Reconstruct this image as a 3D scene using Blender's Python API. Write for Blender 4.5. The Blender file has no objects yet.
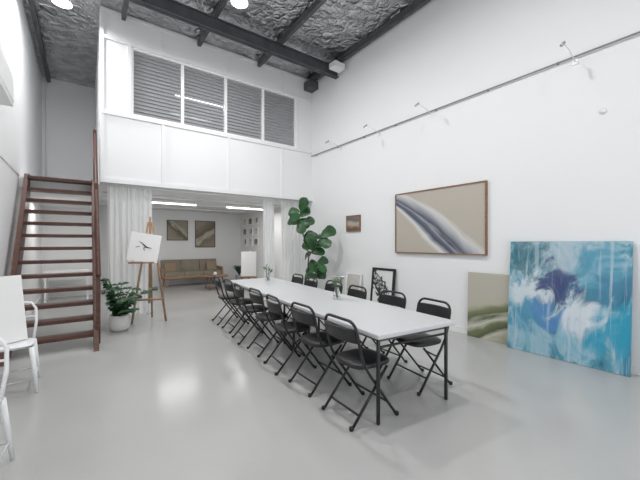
import bpy, math, random
from mathutils import Vector, Matrix, Euler
random.seed(7)
scene=bpy.context.scene
scene.view_settings.view_transform='Standard'
XL,XR=-.91,4.97
YF,YL,YB,YR=-3.0,7.24,12.2,11.2
ZC=5.84
LS=.38
# ---------------------------------------------------------------- materials
def mat(name,col,rough=.5,metal=0,bump=0,bscale=40,var=0,vscale=5,emit=None,estr=0,spec=.5):
    m=bpy.data.materials.new(name); m.use_nodes=True
    nt=m.node_tree; n=nt.nodes; l=nt.links; b=n['Principled BSDF']
    b.inputs['Base Color'].default_value=(*col,1); b.inputs['Roughness'].default_value=rough
    b.inputs['Metallic'].default_value=metal
    b.inputs['Specular IOR Level'].default_value=spec
    tc=n.new('ShaderNodeTexCoord')
    if var:
        no=n.new('ShaderNodeTexNoise'); no.inputs['Scale'].default_value=vscale; no.inputs['Detail'].default_value=5
        l.new(tc.outputs['Object'],no.inputs['Vector'])
        r=n.new('ShaderNodeValToRGB'); r.color_ramp.elements[0].position=.3; r.color_ramp.elements[1].position=.7
        r.color_ramp.elements[0].color=(*[c*(1-var) for c in col],1); r.color_ramp.elements[1].color=(*[min(1,c*(1+var)) for c in col],1)
        l.new(no.outputs['Fac'],r.inputs['Fac']); l.new(r.outputs['Color'],b.inputs['Base Color'])
    if bump:
        no=n.new('ShaderNodeTexNoise'); no.inputs['Scale'].default_value=bscale; no.inputs['Detail'].default_value=4
        l.new(tc.outputs['Object'],no.inputs['Vector'])
        bp=n.new('ShaderNodeBump'); bp.inputs['Strength'].default_value=bump; bp.inputs['Distance'].default_value=.01
        l.new(no.outputs['Fac'],bp.inputs['Height']); l.new(bp.outputs['Normal'],b.inputs['Normal'])
    if emit:
        b.inputs['Emission Color'].default_value=(*emit,1); b.inputs['Emission Strength'].default_value=estr
    return m
def wood(name,c1,c2,rough=.45,sc=(1,12,12)):
    m=bpy.data.materials.new(name); m.use_nodes=True
    nt=m.node_tree;n=nt.nodes;l=nt.links;b=n['Principled BSDF']; b.inputs['Roughness'].default_value=rough
    tc=n.new('ShaderNodeTexCoord'); mp=n.new('ShaderNodeMapping'); mp.inputs['Scale'].default_value=sc
    no=n.new('ShaderNodeTexNoise'); no.inputs['Scale'].default_value=2.5; no.inputs['Detail'].default_value=6; no.inputs['Distortion'].default_value=.6
    r=n.new('ShaderNodeValToRGB'); r.color_ramp.elements[0].position=.3; r.color_ramp.elements[1].position=.7
    r.color_ramp.elements[0].color=(*c1,1); r.color_ramp.elements[1].color=(*c2,1)
    l.new(tc.outputs['Object'],mp.inputs['Vector']); l.new(mp.outputs['Vector'],no.inputs['Vector'])
    l.new(no.outputs['Fac'],r.inputs['Fac']); l.new(r.outputs['Color'],b.inputs['Base Color'])
    return m
M={}
M['wall']=mat('white_wall_paint',(.82,.825,.83),.6,bump=.08,bscale=60)
M['trim']=mat('white_trim',(.80,.805,.81),.45)
M['black']=mat('black_powdercoat',(.012,.012,.013),.35)
M['vinyl']=mat('black_vinyl',(.015,.015,.017),.42,bump=.15,bscale=90)
M['white']=mat('white_plastic',(.86,.86,.86),.35)
M['tabletop']=mat('table_top_laminate',(.57,.58,.59),.32,var=.02,vscale=20)
M['whitemetal']=mat('white_metal',(.82,.83,.84),.28)
M['steel']=mat('dark_grey_steel',(.075,.078,.085),.5,var=.2)
M['chrome']=mat('metal',(.5,.5,.5),.3,1)
M['redwood']=wood('jarrah_timber',(.050,.018,.012),(.115,.040,.025))
M['oak']=wood('oak_timber',(.30,.17,.09),(.42,.26,.15))
M['walnut']=wood('walnut_timber',(.16,.08,.045),(.30,.16,.09))
M['leaf']=mat('leaf_green',(.022,.085,.025),.4,var=.5,vscale=6)
M['leaf2']=mat('leaf_green_dark',(.018,.07,.022),.35,var=.5,vscale=9)
M['leaf3']=mat('leaf_sage',(.12,.2,.1),.5,var=.3)
M['stem']=mat('stem_brown',(.10,.06,.035),.7)
M['petal']=mat('white_petals',(.85,.84,.8),.6)
M['soil']=mat('soil',(.03,.02,.015),.9,bump=.6)
M['pot']=mat('white_ceramic',(.80,.80,.78),.3)
M['potgrey']=mat('grey_ceramic',(.25,.25,.26),.5)
M['paper']=mat('white_canvas',(.84,.84,.83),.8,bump=.1,bscale=200)
M['ink']=mat('black_ink',(.01,.01,.012),.7)
M['sofa']=mat('beige_linen',(.27,.235,.19),.9,bump=.3,bscale=200,var=.1)
M['sofa2']=mat('tan_cushion',(.33,.25,.17),.9,bump=.3,bscale=200)
M['lamp']=mat('lamp_lens',(1,1,1),.4,emit=(1,1,1),estr=10)
M['tube']=mat('fluorescent_tube',(1,1,1),.4,emit=(1,1,1),estr=4)
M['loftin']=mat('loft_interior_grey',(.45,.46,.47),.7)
# curtain
m=mat('sheer_white_fabric',(.88,.89,.90),.9); nt=m.node_tree
tr=nt.nodes.new('ShaderNodeBsdfTranslucent'); tr.inputs['Color'].default_value=(.95,.95,.95,1)
mx=nt.nodes.new('ShaderNodeMixShader'); mx.inputs['Fac'].default_value=.4
nt.links.new(nt.nodes['Principled BSDF'].outputs[0],mx.inputs[1]); nt.links.new(tr.outputs[0],mx.inputs[2]); nt.links.new(mx.outputs[0],nt.nodes['Material Output'].inputs[0]); M['curtain']=m
# louvre glass
m=mat('louvre_glass',(.42,.43,.44),.15); nt=m.node_tree
tr=nt.nodes.new('ShaderNodeBsdfTransparent'); tr.inputs['Color'].default_value=(.8,.82,.84,1)
mx=nt.nodes.new('ShaderNodeMixShader'); mx.inputs['Fac'].default_value=.3
nt.links.new(nt.nodes['Principled BSDF'].outputs[0],mx.inputs[1]); nt.links.new(tr.outputs[0],mx.inputs[2]); nt.links.new(mx.outputs[0],nt.nodes['Material Output'].inputs[0]); M['louvre']=m
m=mat('clear_glass',(.9,.95,.95),.03); m.node_tree.nodes['Principled BSDF'].inputs['Transmission Weight'].default_value=.95; M['glass']=m
# floor
m=mat('grey_epoxy_floor',(.44,.44,.43),.20,var=.025,vscale=1.2,bump=.02,bscale=8); M['floor']=m
# foil ceiling
m=bpy.data.materials.new('foil_insulation'); m.use_nodes=True; nt=m.node_tree;n=nt.nodes;l=nt.links;b=n['Principled BSDF']
b.inputs['Metallic'].default_value=1; b.inputs['Roughness'].default_value=.28
tc=n.new('ShaderNodeTexCoord')
no=n.new('ShaderNodeTexNoise'); no.inputs['Scale'].default_value=4; no.inputs['Detail'].default_value=3; no.inputs['Distortion'].default_value=.5
l.new(tc.outputs['Object'],no.inputs['Vector'])
mxv=n.new('ShaderNodeMix'); mxv.data_type='VECTOR'; mxv.inputs['Factor'].default_value=.25
l.new(tc.outputs['Object'],mxv.inputs['A']); l.new(no.outputs['Color'],mxv.inputs['B'])
v1=n.new('ShaderNodeTexVoronoi'); v1.inputs['Scale'].default_value=6; v1.feature='DISTANCE_TO_EDGE'; l.new(mxv.outputs['Result'],v1.inputs['Vector'])
v2=n.new('ShaderNodeTexVoronoi'); v2.inputs['Scale'].default_value=17; l.new(mxv.outputs['Result'],v2.inputs['Vector'])
r=n.new('ShaderNodeValToRGB'); r.color_ramp.elements[0].position=.35;r.color_ramp.elements[1].position=.65
r.color_ramp.elements[0].color=(.42,.425,.43,1); r.color_ramp.elements[1].color=(.66,.665,.67,1)
l.new(no.outputs['Fac'],r.inputs['Fac']); l.new(r.outputs['Color'],b.inputs['Base Color'])
ad=n.new('ShaderNodeMath'); ad.operation='MULTIPLY_ADD'; l.new(v2.outputs['Distance'],ad.inputs[0]); ad.inputs[1].default_value=.4; l.new(v1.outputs['Distance'],ad.inputs[2])
bp=n.new('ShaderNodeBump'); bp.inputs['Strength'].default_value=.9; bp.inputs['Distance'].default_value=.065
l.new(ad.outputs[0],bp.inputs['Height']); l.new(bp.outputs['Normal'],b.inputs['Normal']); M['foil']=m
# painted canvases -------------------------------------------------
def stopsramp(n,stops):
    r=n.new('ShaderNodeValToRGB'); cr=r.color_ramp
    while len(cr.elements)<len(stops): cr.elements.new(.5)
    for e,(p,cc) in zip(cr.elements,stops): e.position=p; e.color=(*cc,1)
    return r
def swoosh(name,coef,stops,noise=.25,nscale=2.2,w0=1,w1=0,silk=.5):
    """brush-stroke bands: s=(z+ax*x+a2*x^2-c)/(w0+w1*x); ramp position = .5+.5*s+noise"""
    m=bpy.data.materials.new(name); m.use_nodes=True; nt=m.node_tree;n=nt.nodes;l=nt.links;b=n['Principled BSDF']
    b.inputs['Roughness'].default_value=.6
    tc=n.new('ShaderNodeTexCoord'); sp=n.new('ShaderNodeSeparateXYZ'); l.new(tc.outputs['Object'],sp.inputs[0])
    def mth(op,a,bv):
        q=n.new('ShaderNodeMath'); q.operation=op
        for i,x in enumerate((a,bv)):
            if hasattr(x,'is_linked') : l.new(x,q.inputs[i])
            else: q.inputs[i].default_value=x
        return q.outputs[0]
    ax,a2,c=coef; X=sp.outputs['X']; Z=sp.outputs['Z']
    t=mth('ADD',mth('MULTIPLY',X,ax),Z)
    t=mth('SUBTRACT',mth('ADD',t,mth('MULTIPLY',mth('MULTIPLY',X,X),a2)),c)
    al=mth('SUBTRACT',X,mth('MULTIPLY',Z,ax))
    cb=n.new('ShaderNodeCombineXYZ'); l.new(mth('MULTIPLY',al,silk),cb.inputs[0]); l.new(mth('MULTIPLY',t,1.6),cb.inputs[2])
    no=n.new('ShaderNodeTexNoise'); no.inputs['Scale'].default_value=nscale; no.inputs['Detail'].default_value=4; no.inputs['Distortion'].default_value=.6
    l.new(cb.outputs[0],no.inputs['Vector'])
    s_=mth('DIVIDE',t,mth('ADD',w0,mth('MULTIPLY',X,w1)))
    s_=mth('ADD',mth('MULTIPLY',s_,.5),.5)
    s_=mth('ADD',s_,mth('MULTIPLY',mth('SUBTRACT',no.outputs['Fac'],.5),noise))
    r=stopsramp(n,stops); l.new(s_,r.inputs['Fac']); l.new(r.outputs['Color'],b.inputs['Base Color']); return m
BE=(.47,.43,.37)
M['art_big']=swoosh('art_beige_swoosh',(.80,.16,.47),[(0,BE),(.06,(.55,.53,.49)),(.16,(.66,.66,.65)),(.23,(.30,.32,.36)),(.30,(.06,.07,.10)),(.40,(.13,.14,.18)),(.44,(.32,.33,.37)),(.49,(.07,.08,.11)),(.58,(.24,.25,.29)),(.68,(.45,.46,.48)),(.76,(.62,.61,.59)),(.86,BE),(1,BE)],.45,1.6,.42,.26,.3)
GB=(.46,.44,.37)
M['art_green']=swoosh('art_olive_swoosh',(-.30,.3,.42),[(0,(.36,.35,.26)),(.12,(.55,.53,.45)),(.22,(.08,.10,.05)),(.34,(.17,.19,.10)),(.42,(.58,.57,.49)),(.50,(.12,.14,.07)),(.60,(.20,.22,.12)),(.68,(.45,.44,.34)),(.78,GB),(1,GB)],.45,2.2,.42,-.1,.4)
M['art_brown']=swoosh('art_brown_landscape',(.1,0,.18),[(0,(.1,.06,.04)),(.3,(.2,.13,.09)),(.5,(.45,.4,.36)),(.7,(.15,.12,.12)),(1,(.3,.25,.22))],.5,6,.2)
M['art_tan']=swoosh('art_tan',(.9,0,.35),[(0,(.33,.29,.22)),(.35,(.3,.25,.17)),(.5,(.12,.11,.08)),(.6,(.45,.42,.35)),(.8,(.28,.24,.17)),(1,(.33,.29,.22))],.5,3,.5)
M['art_tan2']=swoosh('art_tan_dark',(-.6,0,.45),[(0,(.3,.26,.2)),(.3,(.2,.17,.12)),(.45,(.5,.45,.36)),(.6,(.14,.12,.09)),(1,(.33,.28,.2))],.6,3,.5)
M['art_bw']=swoosh('art_black_white',(1.4,.5,.45),[(0,(.7,.7,.7)),(.30,(.7,.7,.7)),(.36,(.03,.03,.03)),(.50,(.02,.02,.02)),(.54,(.65,.65,.65)),(.58,(.05,.05,.05)),(.66,(.03,.03,.03)),(.70,(.7,.7,.7)),(1,(.72,.72,.72))],1.0,4,.6,0,1)
M['art_pale']=swoosh('art_pale',(.5,0,.3),[(0,(.6,.58,.55)),(.4,(.7,.69,.66)),(.6,(.45,.42,.38)),(1,(.65,.63,.6))],.6,5,.5)
def blue_art():
    m=bpy.data.materials.new('art_blue_abstract'); m.use_nodes=True; nt=m.node_tree;n=nt.nodes;l=nt.links;b=n['Principled BSDF']
    b.inputs['Roughness'].default_value=.4
    tc=n.new('ShaderNodeTexCoord')
    def noise(scale,dist,det=6,str_=(1,1,1)):
        mp=n.new('ShaderNodeMapping'); mp.inputs['Scale'].default_value=str_; l.new(tc.outputs['Object'],mp.inputs['Vector'])
        q=n.new('ShaderNodeTexNoise'); q.inputs['Scale'].default_value=scale; q.inputs['Distortion'].default_value=dist; q.inputs['Detail'].default_value=det
        l.new(mp.outputs['Vector'],q.inputs['Vector']); return q
    def ramp(src,stops):
        r=stopsramp(n,stops); l.new(src,r.inputs['Fac']); return r.outputs['Color']
    base=ramp(noise(2.4,1.4,8,(1,1,.6)).outputs['Fac'],[(0,(.01,.05,.09)),(.36,(.03,.13,.20)),(.46,(.09,.30,.40)),(.52,(.38,.52,.59)),(.58,(.10,.33,.45)),(.68,(.04,.20,.32)),(1,(.4,.5,.55))])
    warp=noise(2.6,1.2,9,(1.3,1,.8)); warp.inputs['Roughness'].default_value=.62
    vm=n.new('ShaderNodeVectorMath'); vm.operation='SCALE'; vm.inputs['Scale'].default_value=1.0; l.new(warp.outputs['Color'],vm.inputs[0])
    va=n.new('ShaderNodeVectorMath'); va.operation='ADD'; l.new(tc.outputs['Object'],va.inputs[0]); l.new(vm.outputs[0],va.inputs[1])
    vs=n.new('ShaderNodeVectorMath'); vs.operation='MULTIPLY'; vs.inputs[1].default_value=(1,0,1); l.new(va.outputs[0],vs.inputs[0])
    cur=base
    def blob(cx,cz,sx,sz,col,k=1,soft=.5):
        nonlocal cur
        mp=n.new('ShaderNodeMapping'); mp.vector_type='POINT'
        mp.inputs['Location'].default_value=(-(cx+.50)/sx,0,-(cz+.50)/sz); mp.inputs['Scale'].default_value=(1/sx,1,1/sz)
        l.new(vs.outputs[0],mp.inputs['Vector'])
        ln=n.new('ShaderNodeVectorMath'); ln.operation='LENGTH'; l.new(mp.outputs[0],ln.inputs[0])
        f=ramp(ln.outputs['Value'],[(0,(k,k,k)),(1-soft,(k*.9,k*.9,k*.9)),(1,(0,0,0))])
        mx=n.new('ShaderNodeMix'); mx.data_type='RGBA'; l.new(f,mx.inputs['Factor']); l.new(cur,mx.inputs['A']); mx.inputs['B'].default_value=(*col,1); cur=mx.outputs['Result']
    blob(-.42,1.28,.34,.34,(.04,.15,.19),.85)
    blob(-.02,1.22,.30,.38,(.44,.54,.60),.8)
    blob(.38,1.12,.34,.40,(.11,.34,.48),.75)
    blob(-.45,.60,.28,.46,(.10,.32,.47),.75)
    blob(-.34,.84,.30,.28,(.64,.70,.74),.95)
    blob(-.14,.50,.26,.20,(.10,.24,.52),.85)
    blob(-.04,.96,.22,.30,(.04,.06,.18),.95,.4)
    blob(.18,.56,.28,.32,(.68,.73,.77),.95)
    blob(.12,.20,.40,.22,(.24,.46,.58),.8)
    blob(.46,.40,.28,.40,(.02,.31,.47),.92)
    blob(-.35,.20,.34,.17,(.28,.47,.57),.7)
    blob(.46,.90,.20,.24,(.05,.20,.33),.75)
    for sc_,th_,kk in((6,.60,.45),(12,.62,.4)):
        dr=ramp(noise(sc_,.3,4,(3,1,.16)).outputs['Fac'],[(0,(0,0,0)),(th_,(0,0,0)),(th_+.07,(kk,kk,kk)),(1,(kk,kk,kk))])
        mx=n.new('ShaderNodeMix'); mx.data_type='RGBA'; l.new(dr,mx.inputs['Factor']); l.new(cur,mx.inputs['A']); mx.inputs['B'].default_value=(.50,.60,.66,1); cur=mx.outputs['Result']
    l.new(cur,b.inputs['Base Color']); return m
M['art_blue']=blue_art()
# ---------------------------------------------------------------- mesh builder
class MB:
    def __init__(s): s.v=[];s.f=[];s.m=[];s.sm=[];s.mats=[];s.T=Matrix.Identity(4)
    def mi(s,k):
        if k not in s.mats: s.mats.append(k)
        return s.mats.index(k)
    def add(s,vs,fs,k,sm=False):
        o=len(s.v); s.v+=[tuple(s.T@Vector(p)) for p in vs]
        for f in fs: s.f.append([o+i for i in f]); s.m.append(s.mi(k)); s.sm.append(sm)
    def box(s,c,d,k,rot=None):
        R=Euler(rot).to_matrix() if rot else Matrix.Identity(3)
        vs=[]
        for x in(-.5,.5):
            for y in(-.5,.5):
                for z in(-.5,.5): vs.append(Vector(c)+R@Vector((x*d[0],y*d[1],z*d[2])))
        s.add(vs,[(0,1,3,2),(4,6,7,5),(0,4,5,1),(2,3,7,6),(0,2,6,4),(1,5,7,3)],k)
    def mm(s,a,b,k): s.box([(a[i]+b[i])/2 for i in range(3)],[abs(b[i]-a[i]) for i in range(3)],k)
    def tube(s,pts,r,k,seg=8,closed=False,cap=True):
        pts=[Vector(p) for p in pts]; n=len(pts); rs=r if isinstance(r,(list,tuple)) else [r]*n
        vs=[];fs=[]; prev=None
        for i,p in enumerate(pts):
            if closed: t=(pts[(i+1)%n]-pts[i-1]).normalized()
            else: t=(pts[min(i+1,n-1)]-pts[max(i-1,0)]).normalized()
            if prev is None:
                a=Vector((0,0,1)) if abs(t.z)<.9 else Vector((1,0,0))
                u=t.cross(a).normalized()
            else: u=(prev-t*prev.dot(t)).normalized()
            prev=u; w=t.cross(u)
            for j in range(seg):
                an=2*math.pi*j/seg; vs.append(p+(u*math.cos(an)+w*math.sin(an))*rs[i])
        for i in range(n if closed else n-1):
            for j in range(seg):
                a=i*seg+j; b=i*seg+(j+1)%seg; c=((i+1)%n)*seg+(j+1)%seg; d=((i+1)%n)*seg+j
                fs.append((a,b,c,d))
        if cap and not closed:
            fs.append(tuple(reversed(range(seg)))); fs.append(tuple(range((n-1)*seg,n*seg)))
        s.add(vs,fs,k,True)
    def lathe(s,prof,k,c=(0,0,0),seg=28):
        vs=[];fs=[]
        for r,z in prof:
            for j in range(seg):
                a=2*math.pi*j/seg; vs.append((c[0]+r*math.cos(a),c[1]+r*math.sin(a),c[2]+z))
        for i in range(len(prof)-1):
            for j in range(seg): fs.append((i*seg+j,i*seg+(j+1)%seg,(i+1)*seg+(j+1)%seg,(i+1)*seg+j))
        fs.append(tuple(reversed(range(seg)))); fs.append(tuple(range((len(prof)-1)*seg,len(prof)*seg)))
        s.add(vs,fs,k,True)
    def leaf(s,base,d,up,L,W,k,bend=.25,shape=None):
        base=Vector(base); d=Vector(d).normalized(); up=Vector(up); sd=d.cross(up).normalized(); up=sd.cross(d).normalized()
        prof=shape or [(0,.03),(.15,.45),(.35,.8),(.6,1),(.8,.85),(.93,.45),(1,.04)]
        vs=[];fs=[]
        for t,w in prof:
            c=base+d*(L*t)-up*(bend*L*t*t)
            for q in(-1,-.5,0,.5,1): vs.append(c+sd*(W/2*w*q)+up*(abs(q)*W*.12*w))
        for i in range(len(prof)-1):
            for j in range(4): fs.append((i*5+j,i*5+j+1,(i+1)*5+j+1,(i+1)*5+j))
        s.add(vs,fs,k,True)
    def done(s,name,loc=(0,0,0),rot=(0,0,0),bevel=0,mesh_only=False):
        me=bpy.data.meshes.new(name); me.from_pydata(s.v,[],s.f)
        for k in s.mats: me.materials.append(M[k])
        for p,i,q in zip(me.polygons,s.m,s.sm): p.material_index=i; p.use_smooth=q
        me.update(); me.validate()
        return place(me,name,loc,rot,bevel)
def place(me,name,loc,rot=(0,0,0),bevel=0):
    o=bpy.data.objects.new(name,me); scene.collection.objects.link(o); o.location=loc; o.rotation_euler=rot
    if bevel:
        b=o.modifiers.new('bevel','BEVEL'); b.width=bevel; b.segments=2; b.limit_method='ANGLE'; b.angle_limit=math.radians(50)
    return o
def slab(name,a,b,k,bevel=0):
    c=[(a[i]+b[i])/2 for i in range(3)]; q=MB(); q.box((0,0,0),[abs(b[i]-a[i]) for i in range(3)],k); return q.done(name,c,bevel=bevel)
T=.15
# ---------------------------------------------------------------- room shell
slab('floor',(XL-T,YF-T,-.1),(XR+T,YB+T,0),'floor')
slab('ceiling',(XL-T,YF-T,ZC),(XR+T,YB+T,ZC+.1),'foil')
slab('wall_left',(XL-T,YF,0),(XL,YR,ZC),'wall')
slab('wall_right',(XR,YF,0),(XR+T,YB,ZC),'wall')
slab('wall_back',(.23,YB,0),(XR+T,YB+T,ZC),'wall')
slab('wall_recess',(XL-T,YR,0),(.23,YR+T,ZC),'wall')
slab('wall_front_left',(XL-T,YF-T,0),(.4,YF,ZC),'wall'); slab('wall_front_right',(3.7,YF-T,0),(XR+T,YF,ZC),'wall'); slab('wall_front_top',(.4,YF-T,3.4),(3.7,YF,ZC),'wall')
q=MB()
for x in(.44,1.23,2.05,2.87,3.66): q.mm((x-.03,YF-.1,0.002),(x+.03,YF-.04,3.39),'steel')
for z in(.04,2.3,3.36): q.mm((.41,YF-.1,z-.03),(3.69,YF-.04,z+.03),'steel')
q.done('added_door_1')  # unseen door frame, invented to give the added fill an opening
# loft front wall with window openings
wx0,wx1,wz0,wz1=.74,4.46,3.94,5.25
q=MB(); y0,y1=YL,YL+.1
q.mm((.23,y0,2.59),(XR,y1,wz0),'wall'); q.mm((.23,y0,wz1),(XR,y1,ZC),'wall')
q.mm((.23,y0,wz0),(wx0,y1,wz1),'wall'); q.mm((wx1,y0,wz0),(XR,y1,wz1),'wall'); q.done('wall_loft')
slab('wall_loft_side',(.23,YL+.1,2.59),(.33,YB,ZC),'wall')
slab('wall_understairs_side',(.23,YR,0),(.33,YB,2.59),'wall')
slab('ceiling_underloft',(.33,YL+.1,2.59),(XR,YB,2.78),'wall')
q=MB()
for y in (8.6,9.9,11.2): q.mm((.33,y-.03,2.56),(XR,y+.03,2.59),'trim')
q.done('trim_4')
slab('landing_floor',(XL,7.55,2.42),(.23,YR,2.60),'wall')
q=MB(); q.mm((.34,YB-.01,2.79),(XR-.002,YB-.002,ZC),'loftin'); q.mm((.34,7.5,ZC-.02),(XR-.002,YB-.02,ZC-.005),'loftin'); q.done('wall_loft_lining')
# battens
q=MB(); bt=.022
def bv(x,z0,z1,w=.055): q.mm((x-w/2,YL-bt,z0),(x+w/2,YL,z1),'trim')
def bh(z,x0,x1,w=.055): q.mm((x0,YL-bt*1.2,z-w/2),(x1,YL,z+w/2),'trim')
bv(.26,2.6,ZC-.02);
for x in(1.29,2.67,4.05): bv(x,2.6,wz0-.05)
for x in(1.29,2.67,4.05): bv(x,5.33,ZC-.02)
bv(.70,2.6+1.3,5.3,.06); bv(4.50,3.9,5.3,.06)
bh(2.63,.23,XR,.08); bh(3.90,.23,XR,.07); bh(5.30,.23,XR,.07); bh(5.80,.23,XR,.06)
q.done('trim_1')
# louvre windows
xs=[wx0+(wx1-wx0)*i/4 for i in range(5)]
for i in range(4):
    q=MB(); a,b=xs[i],xs[i+1]; f=.03
    q.mm((a+.001,YL+.0,wz0+.001),(a+f,YL+.09,wz1-.001),'white'); q.mm((b-f,YL+.0,wz0+.001),(b-.001,YL+.09,wz1-.001),'white')
    q.mm((a+f,YL+.0,wz0+.001),(b-f,YL+.09,wz0+f),'white'); q.mm((a+f,YL+.0,wz1-f),(b-f,YL+.09,wz1-.001),'white')
    n=17
    for j in range(n):
        z=wz0+f+(j+.5)*(wz1-wz0-2*f)/n
        q.box(((a+b)/2,YL+.05,z),(b-a-2*f,.006,.074),'louvre',rot=(math.radians(-20),0,0))
    q.done('window_%d'%(i+1))
# rails, baseboards
slab('baseboard_right',(XR-.015,YF,0),(XR,YB,.10),'trim')
slab('baseboard_left',(XL,YF,0),(XL+.015,YR,.10),'trim')
slab('baseboard_back',(.33,YB-.015,0),(XR-.02,YB,.10),'trim')
q=MB(); q.tube([(XR-.03,YF+.2,3.77),(XR-.03,YL-.02,3.79)],.011,'potgrey',6)
y=-2
while y<7.2: q.mm((XR-.03,y-.01,3.765),(XR,y+.01,3.795),'potgrey'); y+=.9
q.done('picture_hanging_rail')
slab('trim_2',(XL,YF+.1,2.61),(XL+.01,7.5,2.65),'trim')
# steelwork
q=MB()
def ibeam_x(y,z0,z1,w=.13):
    q.mm((XL+.001,y-w/2,z0),(XR-.001,y+w/2,z0+.015),'steel'); q.mm((XL+.001,y-w/2,z1-.015),(XR-.001,y+w/2,z1),'steel'); q.mm((XL+.001,y-.012,z0),(XR-.001,y+.012,z1),'steel')
for y in(6.15,1.9,-2.2): ibeam_x(y,5.46,5.70)
q.done('steel_rafters')
q=MB()
for x in(-.77,.60,2.0,3.4,4.87):
    ye=YR-.01 if x<0 else YL-.02
    q.mm((x-.035,YF+.01,5.705),(x+.035,ye,5.83),'steel')
q.done('ceiling_purlins')
q=MB(); q.mm((4.70,YL-.3,5.5),(XR-.002,YL-.02,5.70),'steel'); q.done('steel_bracket')
q=MB(); q.mm((4.60,5.78,5.50),(4.90,6.0,5.62),'white'); q.tube([(4.75,5.89,5.62),(4.75,5.89,5.70)],.02,'white'); q.done('ceiling_speaker')
# ---------------------------------------------------------------- lamps
def area(name,loc,size,power,rot=(0,0,0),shape='DISK',sy=None,col=(1,1,1)):
    L=bpy.data.lights.new(name,'AREA'); L.shape=shape; L.size=size; L.energy=power*LS; L.color=col
    if sy: L.size_y=sy
    o=bpy.data.objects.new(name,L); o.location=loc; o.rotation_euler=rot; scene.collection.objects.link(o)
hb=None
for i,(x,y,p) in enumerate([(-.31,6.95,125),(2.1,5.2,200),(2.1,2.3,175),(2.1,-.8,130),(-.2,3.2,60)]):  # first two fittings are visible; the rest are added out of view for light
    q=MB(); q.lathe([(.06,.16),(.10,.14),(.13,.05),(.15,0),(.15,-.01)],'white'); q.lathe([(.135,-.012),(.135,-.016)],'lamp'); q.tube([(0,0,.15),(0,0,.30)],.012,'steel')
    if hb is None: hb=q.done('high_bay_light',(x,y,5.50)).data
    else: place(hb,'high_bay_light',(x,y,5.50))
    area('lamp_light',(x,y,5.47),.27,p)
area('added_door_fill',(2.05,YF-.2,1.8),3.2,240,rot=(math.radians(90),0,math.radians(0)),shape='RECTANGLE',sy=3.2,col=(.97,.985,1))  # added fill light standing in for daylight through the unseen front opening
# fluorescent fittings
def batten(name,x,y,z,L,p):
    q=MB(); q.mm((-L/2,-.04,-.05),(L/2,.04,0),'white'); q.tube([(-L/2+.03,0,-.07),(L/2-.03,0,-.07)],.016,'tube',8)
    q.done(name,(x,y,z)); area(name+'_light',(x,y,z-.1),L,p,shape='RECTANGLE',sy=.08,col=(1,.98,.95))
batten('added_landing_fill',1.9,9.2,2.56,1.2,52)
batten('added_landing_fill',3.9,9.2,2.56,1.2,52)
batten('added_landing_fill',-.35,9.3,2.42,.9,35)  # added batten, no such fitting known; brightens the recess under the landing
batten('added_landing_fill',2.3,8.2,5.0,1.2,50)
batten('added_landing_fill',2.6,10.2,5.3,1.2,50)
# ---------------------------------------------------------------- staircase
q=MB(); Y0,Y1,H=5.48,7.55,2.60; N=13; xl,xr=-.80,.13
ang=math.atan2(H,Y1-Y0)
for x in(xl,xr):
    hw=.19
    prof=[(Y0-hw*.9,0),(Y0+hw*1.3,0),(Y1+.0,H-.36),(Y1,H+.04),(Y1-.15,H+.04)]
    vs=[(x-.03,a,b) for a,b in prof]+[(x+.03,a,b) for a,b in prof]; n=len(prof)
    q.add(vs,[tuple(range(n)),tuple(range(2*n-1,n-1,-1))]+[(i,(i+1)%n+0,(i+1)%n+n,i+n) for i in range(n)],'redwood')
for i in range(1,N+1):
    z=i*H/N; y=Y0+.02+(Y1-Y0)*i/N
    if i==N: y=Y1-.12
    q.mm((xl+.02,y-.13,z-.05),(xr-.02,y+.11,z),'redwood')
for y,zb in((Y0+.05,0.05),(Y1-.08,H-.25),(6.55,1.2)):
    q.mm((xr-.0,y-.03,zb),(xr+.05,y+.03,zb+1.25 if zb>.1 else 1.05),'redwood')
q.tube([(xr+.025,Y0+.0,1.0),(xr+.025,Y1-.05,H+.95)],.03,'redwood',8)
q.tube([(xr+.025,Y0+.05,.55),(xr+.025,Y1-.08,H+.48)],.02,'redwood',8)
q.done('timber_staircase',bevel=.004)
q=MB(); q.tube([(-.55,YR-.03,5.75),(-.75,YR-.03,5.70),(-.82,YR-.03,5.55),(-.82,YR-.03,2.62)],.02,'trim'); q.done('conduit_pipe')
q=MB(); q.mm((-.0,-.5,-.15),(.2,.5,.22),'white'); q.box((.195,0,-.11),(.02,.92,.05),'whitemetal',rot=(0,.5,0)); q.done('air_conditioner',(XL+.001,4.95,3.28),bevel=.025)
# ---------------------------------------------------------------- table
th=math.radians(-5.2)
tc0=Vector((2.32,1.74,0)); tdir=Vector((math.sin(-th),math.cos(th),0)); tw=Vector((math.cos(th),math.sin(th),0))
q=MB(); L=4.4; W=.94
q.mm((-W/2,0,.70),(W/2,L,.74),'tabletop')
q.mm((-W/2+.06,.06,.66),(W/2-.06,L-.06,.70),'steel')
for y in(.06,L/2-.15,L/2+.15,L-.12):
    lx=(-W/2+.05,W/2-.07) if y<.1 else (-.20,.20)
    for x in lx: q.tube([(x,y,0),(x,y,.69)],.016,'black')
    q.tube([(lx[0],y,.62),(lx[1],y,.62)],.011,'black')
q.done('trestle_table',tc0,(0,0,th),bevel=.012)
def tp(a,b,z=0): p=tc0+tw*a+tdir*b; return (p.x,p.y,z)
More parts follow.
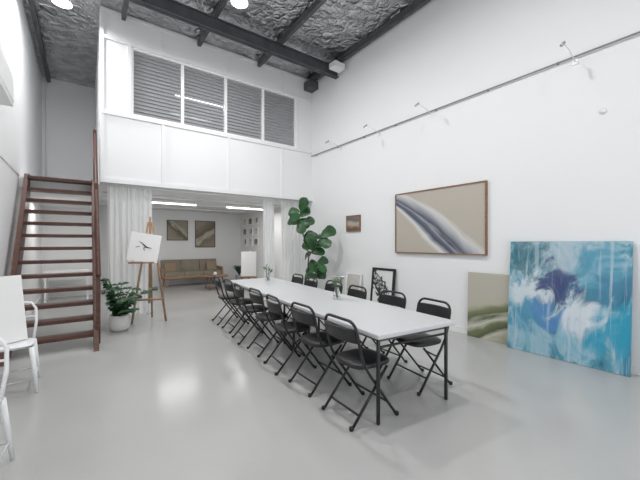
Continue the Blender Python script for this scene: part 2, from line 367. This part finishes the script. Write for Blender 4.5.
# folding chair: faces +Y
q=MB()
w=.22
def arc(c,r,a0,a1,n=5): return [(c[0]+r*math.cos(math.radians(a0+(a1-a0)*i/n)),c[1]+r*math.sin(math.radians(a0+(a1-a0)*i/n))) for i in range(n+1)]
side=[(.22,0),(-.135,.47),(-.19,.64),(-.215,.77)]
def P(x,z):
    for (y0,z0),(y1,z1) in zip(side,side[1:]):
        if z<=z1 or (y1,z1)==side[-1]: return (x,y0+(y1-y0)*(z-z0)/(z1-z0),z)
loop=[P(-w,.0),P(-w,.2),P(-w,.40),P(-w,.50),P(-w,.62),P(-w,.73)]
loop+=[P(x,z) for x,z in arc((-w+.09,.75),.09,180,90)]
loop+=[P(x,z) for x,z in arc((w-.09,.75),.09,90,0)]
loop+=[P(w,.73),P(w,.62),P(w,.50),P(w,.40),P(w,.2),P(w,0)]
q.tube(loop,.0125,'black',8)
for x in(-w+.025,w-.025): q.tube([(x,-.25,.0),(x,.13,.43)],.0115,'black',8)
q.tube([P(-w,.14),P(w,.14)],.009,'black'); q.tube([(-w+.025,-.17,.09),(w-.025,-.17,.09)],.009,'black')
for sx in(-1,1):
    q.tube([P(sx*w,.33),(sx*(w-.025),.10,.40)],.008,'black'); 
    q.lathe([(.016,0),(.018,.025),(.014,.03)],'black',(sx*w,.222,0),10); q.lathe([(.016,0),(.018,.025),(.014,.03)],'black',(sx*(w-.025),-.252,0),10)
def pad(cx,cy,cz,sx,sy,h,k,pw=4):
    n=24; vs=[];fs=[]
    prof=[(.90,-.5),(.99,-.35),(1,0),(.985,.3),(.92,.5),(.6,.62),(.0,.66)]
    for s_,zz in prof:
        for j in range(n):
            a=2*math.pi*j/n; c_,s2=math.cos(a),math.sin(a)
            rr=(abs(c_)**pw+abs(s2)**pw)**(-1/pw)
            vs.append((cx+sx/2*s_*rr*c_,cy+sy/2*s_*rr*s2,cz+zz*h))
    for i in range(len(prof)-1):
        for j in range(n): fs.append((i*n+j,i*n+(j+1)%n,(i+1)*n+(j+1)%n,(i+1)*n+j))
    fs.append(tuple(reversed(range(n)))); q.add(vs,fs,k,True)
pad(0,.02,.455,.39,.40,.045,'vinyl')
vs=[];fs=[];n=10
for i in range(n+1):
    x=-w+.01+(2*w-.02)*i/n; cv=-.045*(1-(x/w)**2)
    for z,off in((.665,0),(.675,.012),(.775,.012),(.785,0),(.775,-.010),(.675,-.010)):
        p=P(x,z); vs.append((x,p[1]+cv+off,z))
for i in range(n):
    for j in range(6): fs.append((i*6+j,i*6+(j+1)%6,(i+1)*6+(j+1)%6,(i+1)*6+j))
fs+= [tuple(range(6)),tuple(range(n*6,n*6+6))]
q.add(vs,fs,'vinyl',False)
p=tp(-.41,.31); first=q.done('folding_chair',p,(0,0,th-math.pi/2+.04))
jit=[0,.04,-.03,.02,-.04,.03,0]
for i in range(1,7):
    place(first.data,'folding_chair',tp(-.43-.014*i+jit[i]*.6,.31+.64*i+jit[i]*.5),(0,0,th-math.pi/2+jit[i]*1.5))
for i in range(6):
    place(first.data,'folding_chair',tp(.48+jit[i],.46+.66*i),(0,0,th+math.pi/2+jit[(i+2)%7]*1.5))
# vases with flowers
def vase(loc,seed):
    random.seed(seed); q=MB()
    q.lathe([(.03,0),(.045,.02),(.05,.06),(.035,.11),(.028,.13),(.033,.145)],'glass')
    for i in range(9):
        a=random.random()*6.28; r=random.uniform(.03,.12); h=random.uniform(.2,.3)
        tip=(r*math.cos(a),r*math.sin(a),h); q.tube([(0,0,.02),(tip[0]*.3,tip[1]*.3,.14),tip],.0025,'leaf3',5)
        for k in range(5):
            t=random.uniform(.45,.95); b=(tip[0]*t,tip[1]*t,.1+(h-.1)*t); d=(random.uniform(-1,1),random.uniform(-1,1),random.uniform(.1,1)); q.leaf(b,d,(0,0,1),.055,.025,'leaf3')
        if i%2==0:
            for k in range(7):
                an=k*.9; q.leaf(tip,(math.cos(an),math.sin(an),.4),(0,0,1),.03,.022,'petal')
    q.done('flower_vase',loc)
vase((2.62,3.25,.741),1); vase((2.80,5.55,.741),2)
# ---------------------------------------------------------------- pictures
def picture(name,w,h,art,frame=None,fw=.02,dep=.035,loc=(0,0,0),rot=(0,0,0),matw=0):
    q=MB()
    if frame:
        q.mm((-w/2,-dep,0),(-w/2+fw,0,h),frame); q.mm((w/2-fw,-dep,0),(w/2,0,h),frame)
        q.mm((-w/2+fw,-dep,0),(w/2-fw,0,fw),frame); q.mm((-w/2+fw,-dep,h-fw),(w/2-fw,0,h),frame)
        q.mm((-w/2+fw,-dep*.7,fw),(w/2-fw,-.002,h-fw),'paper' if matw else art)
        if matw: q.mm((-w/2+fw+matw,-dep*.74,fw+matw),(w/2-fw-matw,-dep*.6,h-fw-matw),art)
    else: q.mm((-w/2,-dep,0),(w/2,0,h),art)
    return q.done(name,loc,rot)
R=-math.pi/2
picture('framed_abstract_painting',1.78,1.14,'art_big','walnut',.018,.05,(XR-.002,3.40,1.27),(0,0,R))
picture('small_framed_painting',.47,.37,'art_brown','walnut',.03,.03,(XR-.002,5.55,1.72),(0,0,R))
def lean(name,w,h,art,frame,fw,dep,yc,a,matw=0,gap=0):
    picture(name,w,h,art,frame,fw,dep,(XR-.02-gap-h*math.sin(a),yc,.001),(-a,0,R),matw)
lean('blue_abstract_painting',1.27,1.48,'art_blue',None,0,.04,1.52,.075)
lean('green_abstract_painting',.85,1.0,'art_green',None,0,.03,2.37,.025,0)
lean('black_framed_artwork',.62,.95,'art_bw','black',.05,.03,4.60,.10)
lean('white_framed_artwork',.50,.78,'art_pale','white',.03,.03,5.50,.10)
picture('framed_beige_print',.69,.71,'art_tan','black',.02,.03,(2.64,YB-.002,1.55),(0,0,0))
picture('framed_beige_print',.72,.97,'art_tan2','black',.02,.03,(3.60,YB-.002,1.30),(0,0,0))
for i in range(3):
    for j in range(3):
        picture('gallery_print',.36,.30,['art_tan','art_pale','art_bw'][(i+j)%3],'white',.02,.02,(XR-.002,10.75+.5*i,1.35+.38*j),(0,0,R),.03)
# wall picture lights
q=MB(); q.tube([(0,0,0),(-.20,0,.08),(-.40,0,.10)],.006,'whitemetal'); q.mm((-.01,-.03,-.03),(.0,.03,.03),'whitemetal'); q.tube([(-.38,0,.11),(-.46,0,.05)],.018,'chrome',10)
pl=None
for y in(1.42,3.49,4.74,6.0):
    if pl is None: pl=q.done('wall_spotlight',(XR-.001,y,3.72)).data
    else: place(pl,'wall_spotlight',(XR-.001,y,3.72))
q=MB(); q.lathe([(.035,0),(.035,.012)],'white'); me=q.done('wall_cover_plate',(XR-.013,1.15,3.02),(0,math.pi/2,0)).data
# ---------------------------------------------------------------- curtains
def curtain(name,x0,x1,folds,y=YL+.16,amp=.045,z1=2.54):
    q=MB(); n=folds*10; vs=[];fs=[]; zs=[.03,.5,1.2,2.0,2.45,z1]
    ph=random.random()*6
    for k,z in enumerate(zs):
        for i in range(n+1):
            t=i/n; a=amp*(.55+.45*(1-z/z1)); vs.append((x0+(x1-x0)*t+.01*math.sin(z*2+i*.3),y+a*math.sin(2*math.pi*folds*t+ph+.5*math.sin(7*t))+.012*math.sin(2*math.pi*folds*2.3*t),z))
    for k in range(len(zs)-1):
        for i in range(n): a=k*(n+1)+i; fs.append((a,a+1,a+n+2,a+n+1))
    q.add(vs,fs,'curtain',True); q.done(name)
curtain('curtain',.36,1.12,8); curtain('curtain',3.60,3.90,4); curtain('curtain',4.12,4.92,8)
q=MB(); q.tube([(.34,YL+.16,2.565),(XR-.01,YL+.16,2.565)],.012,'white'); q.done('curtain_track')
# ---------------------------------------------------------------- easels
def easel(name,loc,rot,cw,ch,cz,tilt=0,h=1.9,art='paper',mark=False,cx=0):
    q=MB(); 
    def bar(a,b,t=.018): q.tube([a,b],t,'oak',4)
    bar((-.28,-.05,0),(-.03,.10,h-.1)); bar((.28,-.05,0),(.03,.10,h-.1)); bar((0,.45,0),(0,.12,h-.15))
    bar((0,-.02,.35),(0,.12,h)); bar((-.25,-.03,.42),(.25,-.03,.42)); bar((cx-.22,.0,cz-.02),(cx+.22,.0,cz-.02))
    q.mm((cx-.2,-.06,cz-.03),(cx+.2,.0,cz-.005),'oak')
    ol=q.T; q.T=Matrix.Translation((cx,-.035,cz))@Euler((-.09,tilt,0)).to_matrix().to_4x4()
    q.mm((-cw/2,-.02,0),(cw/2,0,ch),art)
    if mark:
        q.tube([(-.10,-.022,ch*.70),(-.02,-.022,ch*.60),(.03,-.022,ch*.52),(.12,-.022,ch*.50)],[.003,.010,.013,.004],'ink',6)
        q.tube([(.02,-.022,ch*.38),(-.01,-.022,ch*.47),(.04,-.022,ch*.56)],[.003,.008,.004],'ink',6)
        q.tube([(-.14,-.022,ch*.48),(-.08,-.022,ch*.52)],[.003,.006],'ink',6)
    q.T=ol; q.done(name,loc,rot)
easel('display_easel',(.97,6.72,0),(0,0,math.radians(-14)),.50,.52,1.12,math.radians(9),1.95,'paper',True,-.12)
easel('display_easel',(4.05,9.3,0),(0,0,math.radians(-30)),.45,.75,.45,0,1.25)
# ---------------------------------------------------------------- plants
def pot(q,prof,k,soilr,soilz): q.lathe(prof,k); q.lathe([(soilr,soilz-.01),(soilr*.5,soilz)],'soil')
random.seed(11)
q=MB(); pot(q,[(.11,0),(.15,.04),(.17,.13),(.15,.24),(.14,.26),(.13,.26),(.13,.2)],'pot',.13,.235)
for i in range(22):
    a=random.random()*6.28; sp=random.uniform(.15,.5); h=random.uniform(.35,.95)
    if math.cos(a)<0: sp*=.45
    pts=[]
    for k in range(6):
        t=k/5; pts.append((math.cos(a)*sp*t**1.5,math.sin(a)*sp*t**1.5*.7,.23+(h-.2)*(t-.28*t*t*(sp/.4))))
    q.tube(pts,.006,'leaf',5)
    for k in range(1,6):
        for s_ in(-1,1):
            p=Vector(pts[k]); d=Vector((math.cos(a+s_*1.1),math.sin(a+s_*1.1),.35+random.uniform(-.3,.3))); q.leaf(p,d,(0,-.6,1),random.uniform(.11,.16) if math.cos(a)>0 else .10,.07,'leaf2',.35)
    q.leaf(pts[-1],(math.cos(a),math.sin(a),.1),(0,0,1),.12,.06,'leaf')
q.done('potted_zz_plant',(.47,6.38,0))
random.seed(5)
q=MB(); pot(q,[(.16,0),(.19,.05),(.22,.36),(.23,.40),(.21,.40),(.20,.34)],'pot',.2,.37)
rt=Vector((.81,-.586,0)); fw_=Vector((.586,.81,0))
def S(s_,z,f=0): return rt*s_+fw_*f+Vector((0,0,z))
A=[S(-.02,.36),S(-.08,.8),S(-.05,1.2),S(-.18,1.65),S(-.27,2.02),S(-.24,2.22)]
B_=[S(-.05,1.15),S(.08,1.35),S(.22,1.60)]
C_=[S(0,.36),S(.10,.75),S(.16,1.05)]
q.tube(A,[.02,.018,.016,.013,.01,.007],'stem'); q.tube(B_,[.013,.01,.007],'stem'); q.tube(C_,[.015,.011,.008],'stem')
fid=[(0,.05),(.12,.4),(.3,.68),(.5,.8),(.7,1),(.85,.9),(.95,.55),(1,.1)]
def foliage(path,t0,n,L):
    for i in range(n):
        t=t0+(1-t0)*i/(n-1); f=t*(len(path)-1); k=min(int(f),len(path)-2); p=path[k].lerp(path[k+1],f-k)
        a=i*2.4+random.uniform(-.3,.3); ll=L*random.uniform(.8,1.15)
        d=rt*math.cos(a)+fw_*math.sin(a)*.5+Vector((0,0,random.uniform(-.6,.7)))
        u=-fw_*random.uniform(.5,1.2)+rt*random.uniform(-.4,.4)+Vector((0,0,random.uniform(.1,.8)))
        q.leaf(p,d,u,ll,ll*.75,'leaf',random.uniform(.1,.4),fid)
foliage(A,.72,12,.32); foliage(B_,.2,14,.34); foliage(C_,.4,12,.30)
q.done('fiddle_leaf_fig',(4.22,6.18,0))
# ---------------------------------------------------------------- sofa etc
q=MB()
q.mm((-.95,-.38,.28),(.95,.36,.36),'oak')
for x in(-.86,.86):
    for y in(-.32,.30): q.tube([(x*.97,y,.28),(x,y,0)],[.025,.015],'oak')
for i in(-1,0,1): q.mm((i*.62-.305,-.36,.36),(i*.62+.305,.22,.50),'sofa')
for i in(-1,0,1): q.box((i*.62,.27,.66),(.61,.15,.44),'sofa',rot=(-.15,0,0))
q.mm((-.99,-.36,.34),(-.94,.34,.62),'oak'); q.mm((.94,-.36,.34),(.99,.34,.62),'oak')
q.box((.70,.10,.60),(.36,.12,.34),'sofa2',rot=(-.3,0,.1)); q.box((-.68,.10,.60),(.36,.12,.34),'sofa2',rot=(-.3,0,-.1))
q.done('sofa',(3.02,11.78,0),bevel=.03)
q=MB(); q.lathe([(.40,0),(.42,.01),(.42,.035),(.40,.045)],'walnut',(0,0,.40))
for k in range(4):
    a=k*math.pi/2+.78; q.tube([(.24*math.cos(a),.24*math.sin(a),.40),(.34*math.cos(a),.34*math.sin(a),0)],[.022,.013],'walnut')
q.lathe([(.05,.445),(.07,.48),(.03,.55)],'pot'); 
for k in range(8): q.leaf((0,0,.54),(math.cos(k*.8),math.sin(k*.8),1.2),(0,0,1),.2,.03,'leaf3')
q.done('round_coffee_table',(3.35,10.3,0))
q=MB(); q.lathe([(.12,0),(.15,.3),(.14,.3)],'potgrey')
for k in range(22): a=k*2.4; q.leaf((0,0,.28),(math.cos(a)*.45,math.sin(a)*.45,random.uniform(.7,1.6)),(0,0,1),.42,.08,'leaf2',.2)
q.done('potted_plant',(4.55,11.3,0))
q=MB(); q.mm((-.45,-.3,.72),(.45,.3,.76),'white')
for x in(-.42,.42):
    for y in(-.27,.27): q.mm((x-.02,y-.02,0),(x+.02,y+.02,.72),'white')
q.done('work_table',(-.36,10.6,0))
# ---------------------------------------------------------------- white metal chairs (front faces -Y)
q=MB(); s=.17
pad(0,0,.455,.37,.37,.016,'whitemetal',5)
q.tube([(-s,-s,.44),(s,-s,.44),(s,s,.44),(-s,s,.44)],.012,'whitemetal',8,closed=True)
for x,y in((-1,-1),(1,-1),(1,1),(-1,1)): q.tube([(x*s,y*s,.44),(x*.215,y*.225,0)],[.024,.013],'whitemetal',8)
q.tube([(-.2,-.2,.13),(.2,-.2,.13),(.2,.2,.13),(-.2,.2,.13)],.007,'whitemetal',6,closed=True)
q.tube([(-.17,.16,.44),(-.19,.20,.62),(-.185,.225,.76),(-.15,.235,.82),(0,.25,.84),(.15,.235,.82),(.185,.225,.76),(.19,.20,.62),(.17,.16,.44)],.013,'whitemetal',8)
q.box((0,.205,.64),(.11,.006,.39),'whitemetal',rot=(-.16,0,0))
q.tube([(-.188,.208,.68),(0,.222,.68),(.188,.208,.68)],.009,'whitemetal',6)
c1=q.done('metal_cafe_chair',(-.60,4.40,0),(0,0,.05))
place(c1.data,'metal_cafe_chair',(-.62,2.78,0),(0,0,-.05))
picture('blank_canvas',.38,.66,'paper',None,0,.03,(-.64,4.38,.472),(-.14,0,math.radians(40)))
# ---------------------------------------------------------------- world & camera
w=bpy.data.worlds.new('world'); scene.world=w; w.use_nodes=True; w.node_tree.nodes['Background'].inputs[0].default_value=(.9,.95,1,1); w.node_tree.nodes['Background'].inputs[1].default_value=.8
cd=bpy.data.cameras.new('camera'); cam=bpy.data.objects.new('camera',cd); scene.collection.objects.link(cam)
cam.location=(0,0,1.46); cam.rotation_euler=(math.pi/2,0,math.radians(-35.9)); cd.sensor_width=36; cd.lens=325/640*36; cd.shift_y=3/640; cd.clip_start=.05
scene.camera=cam
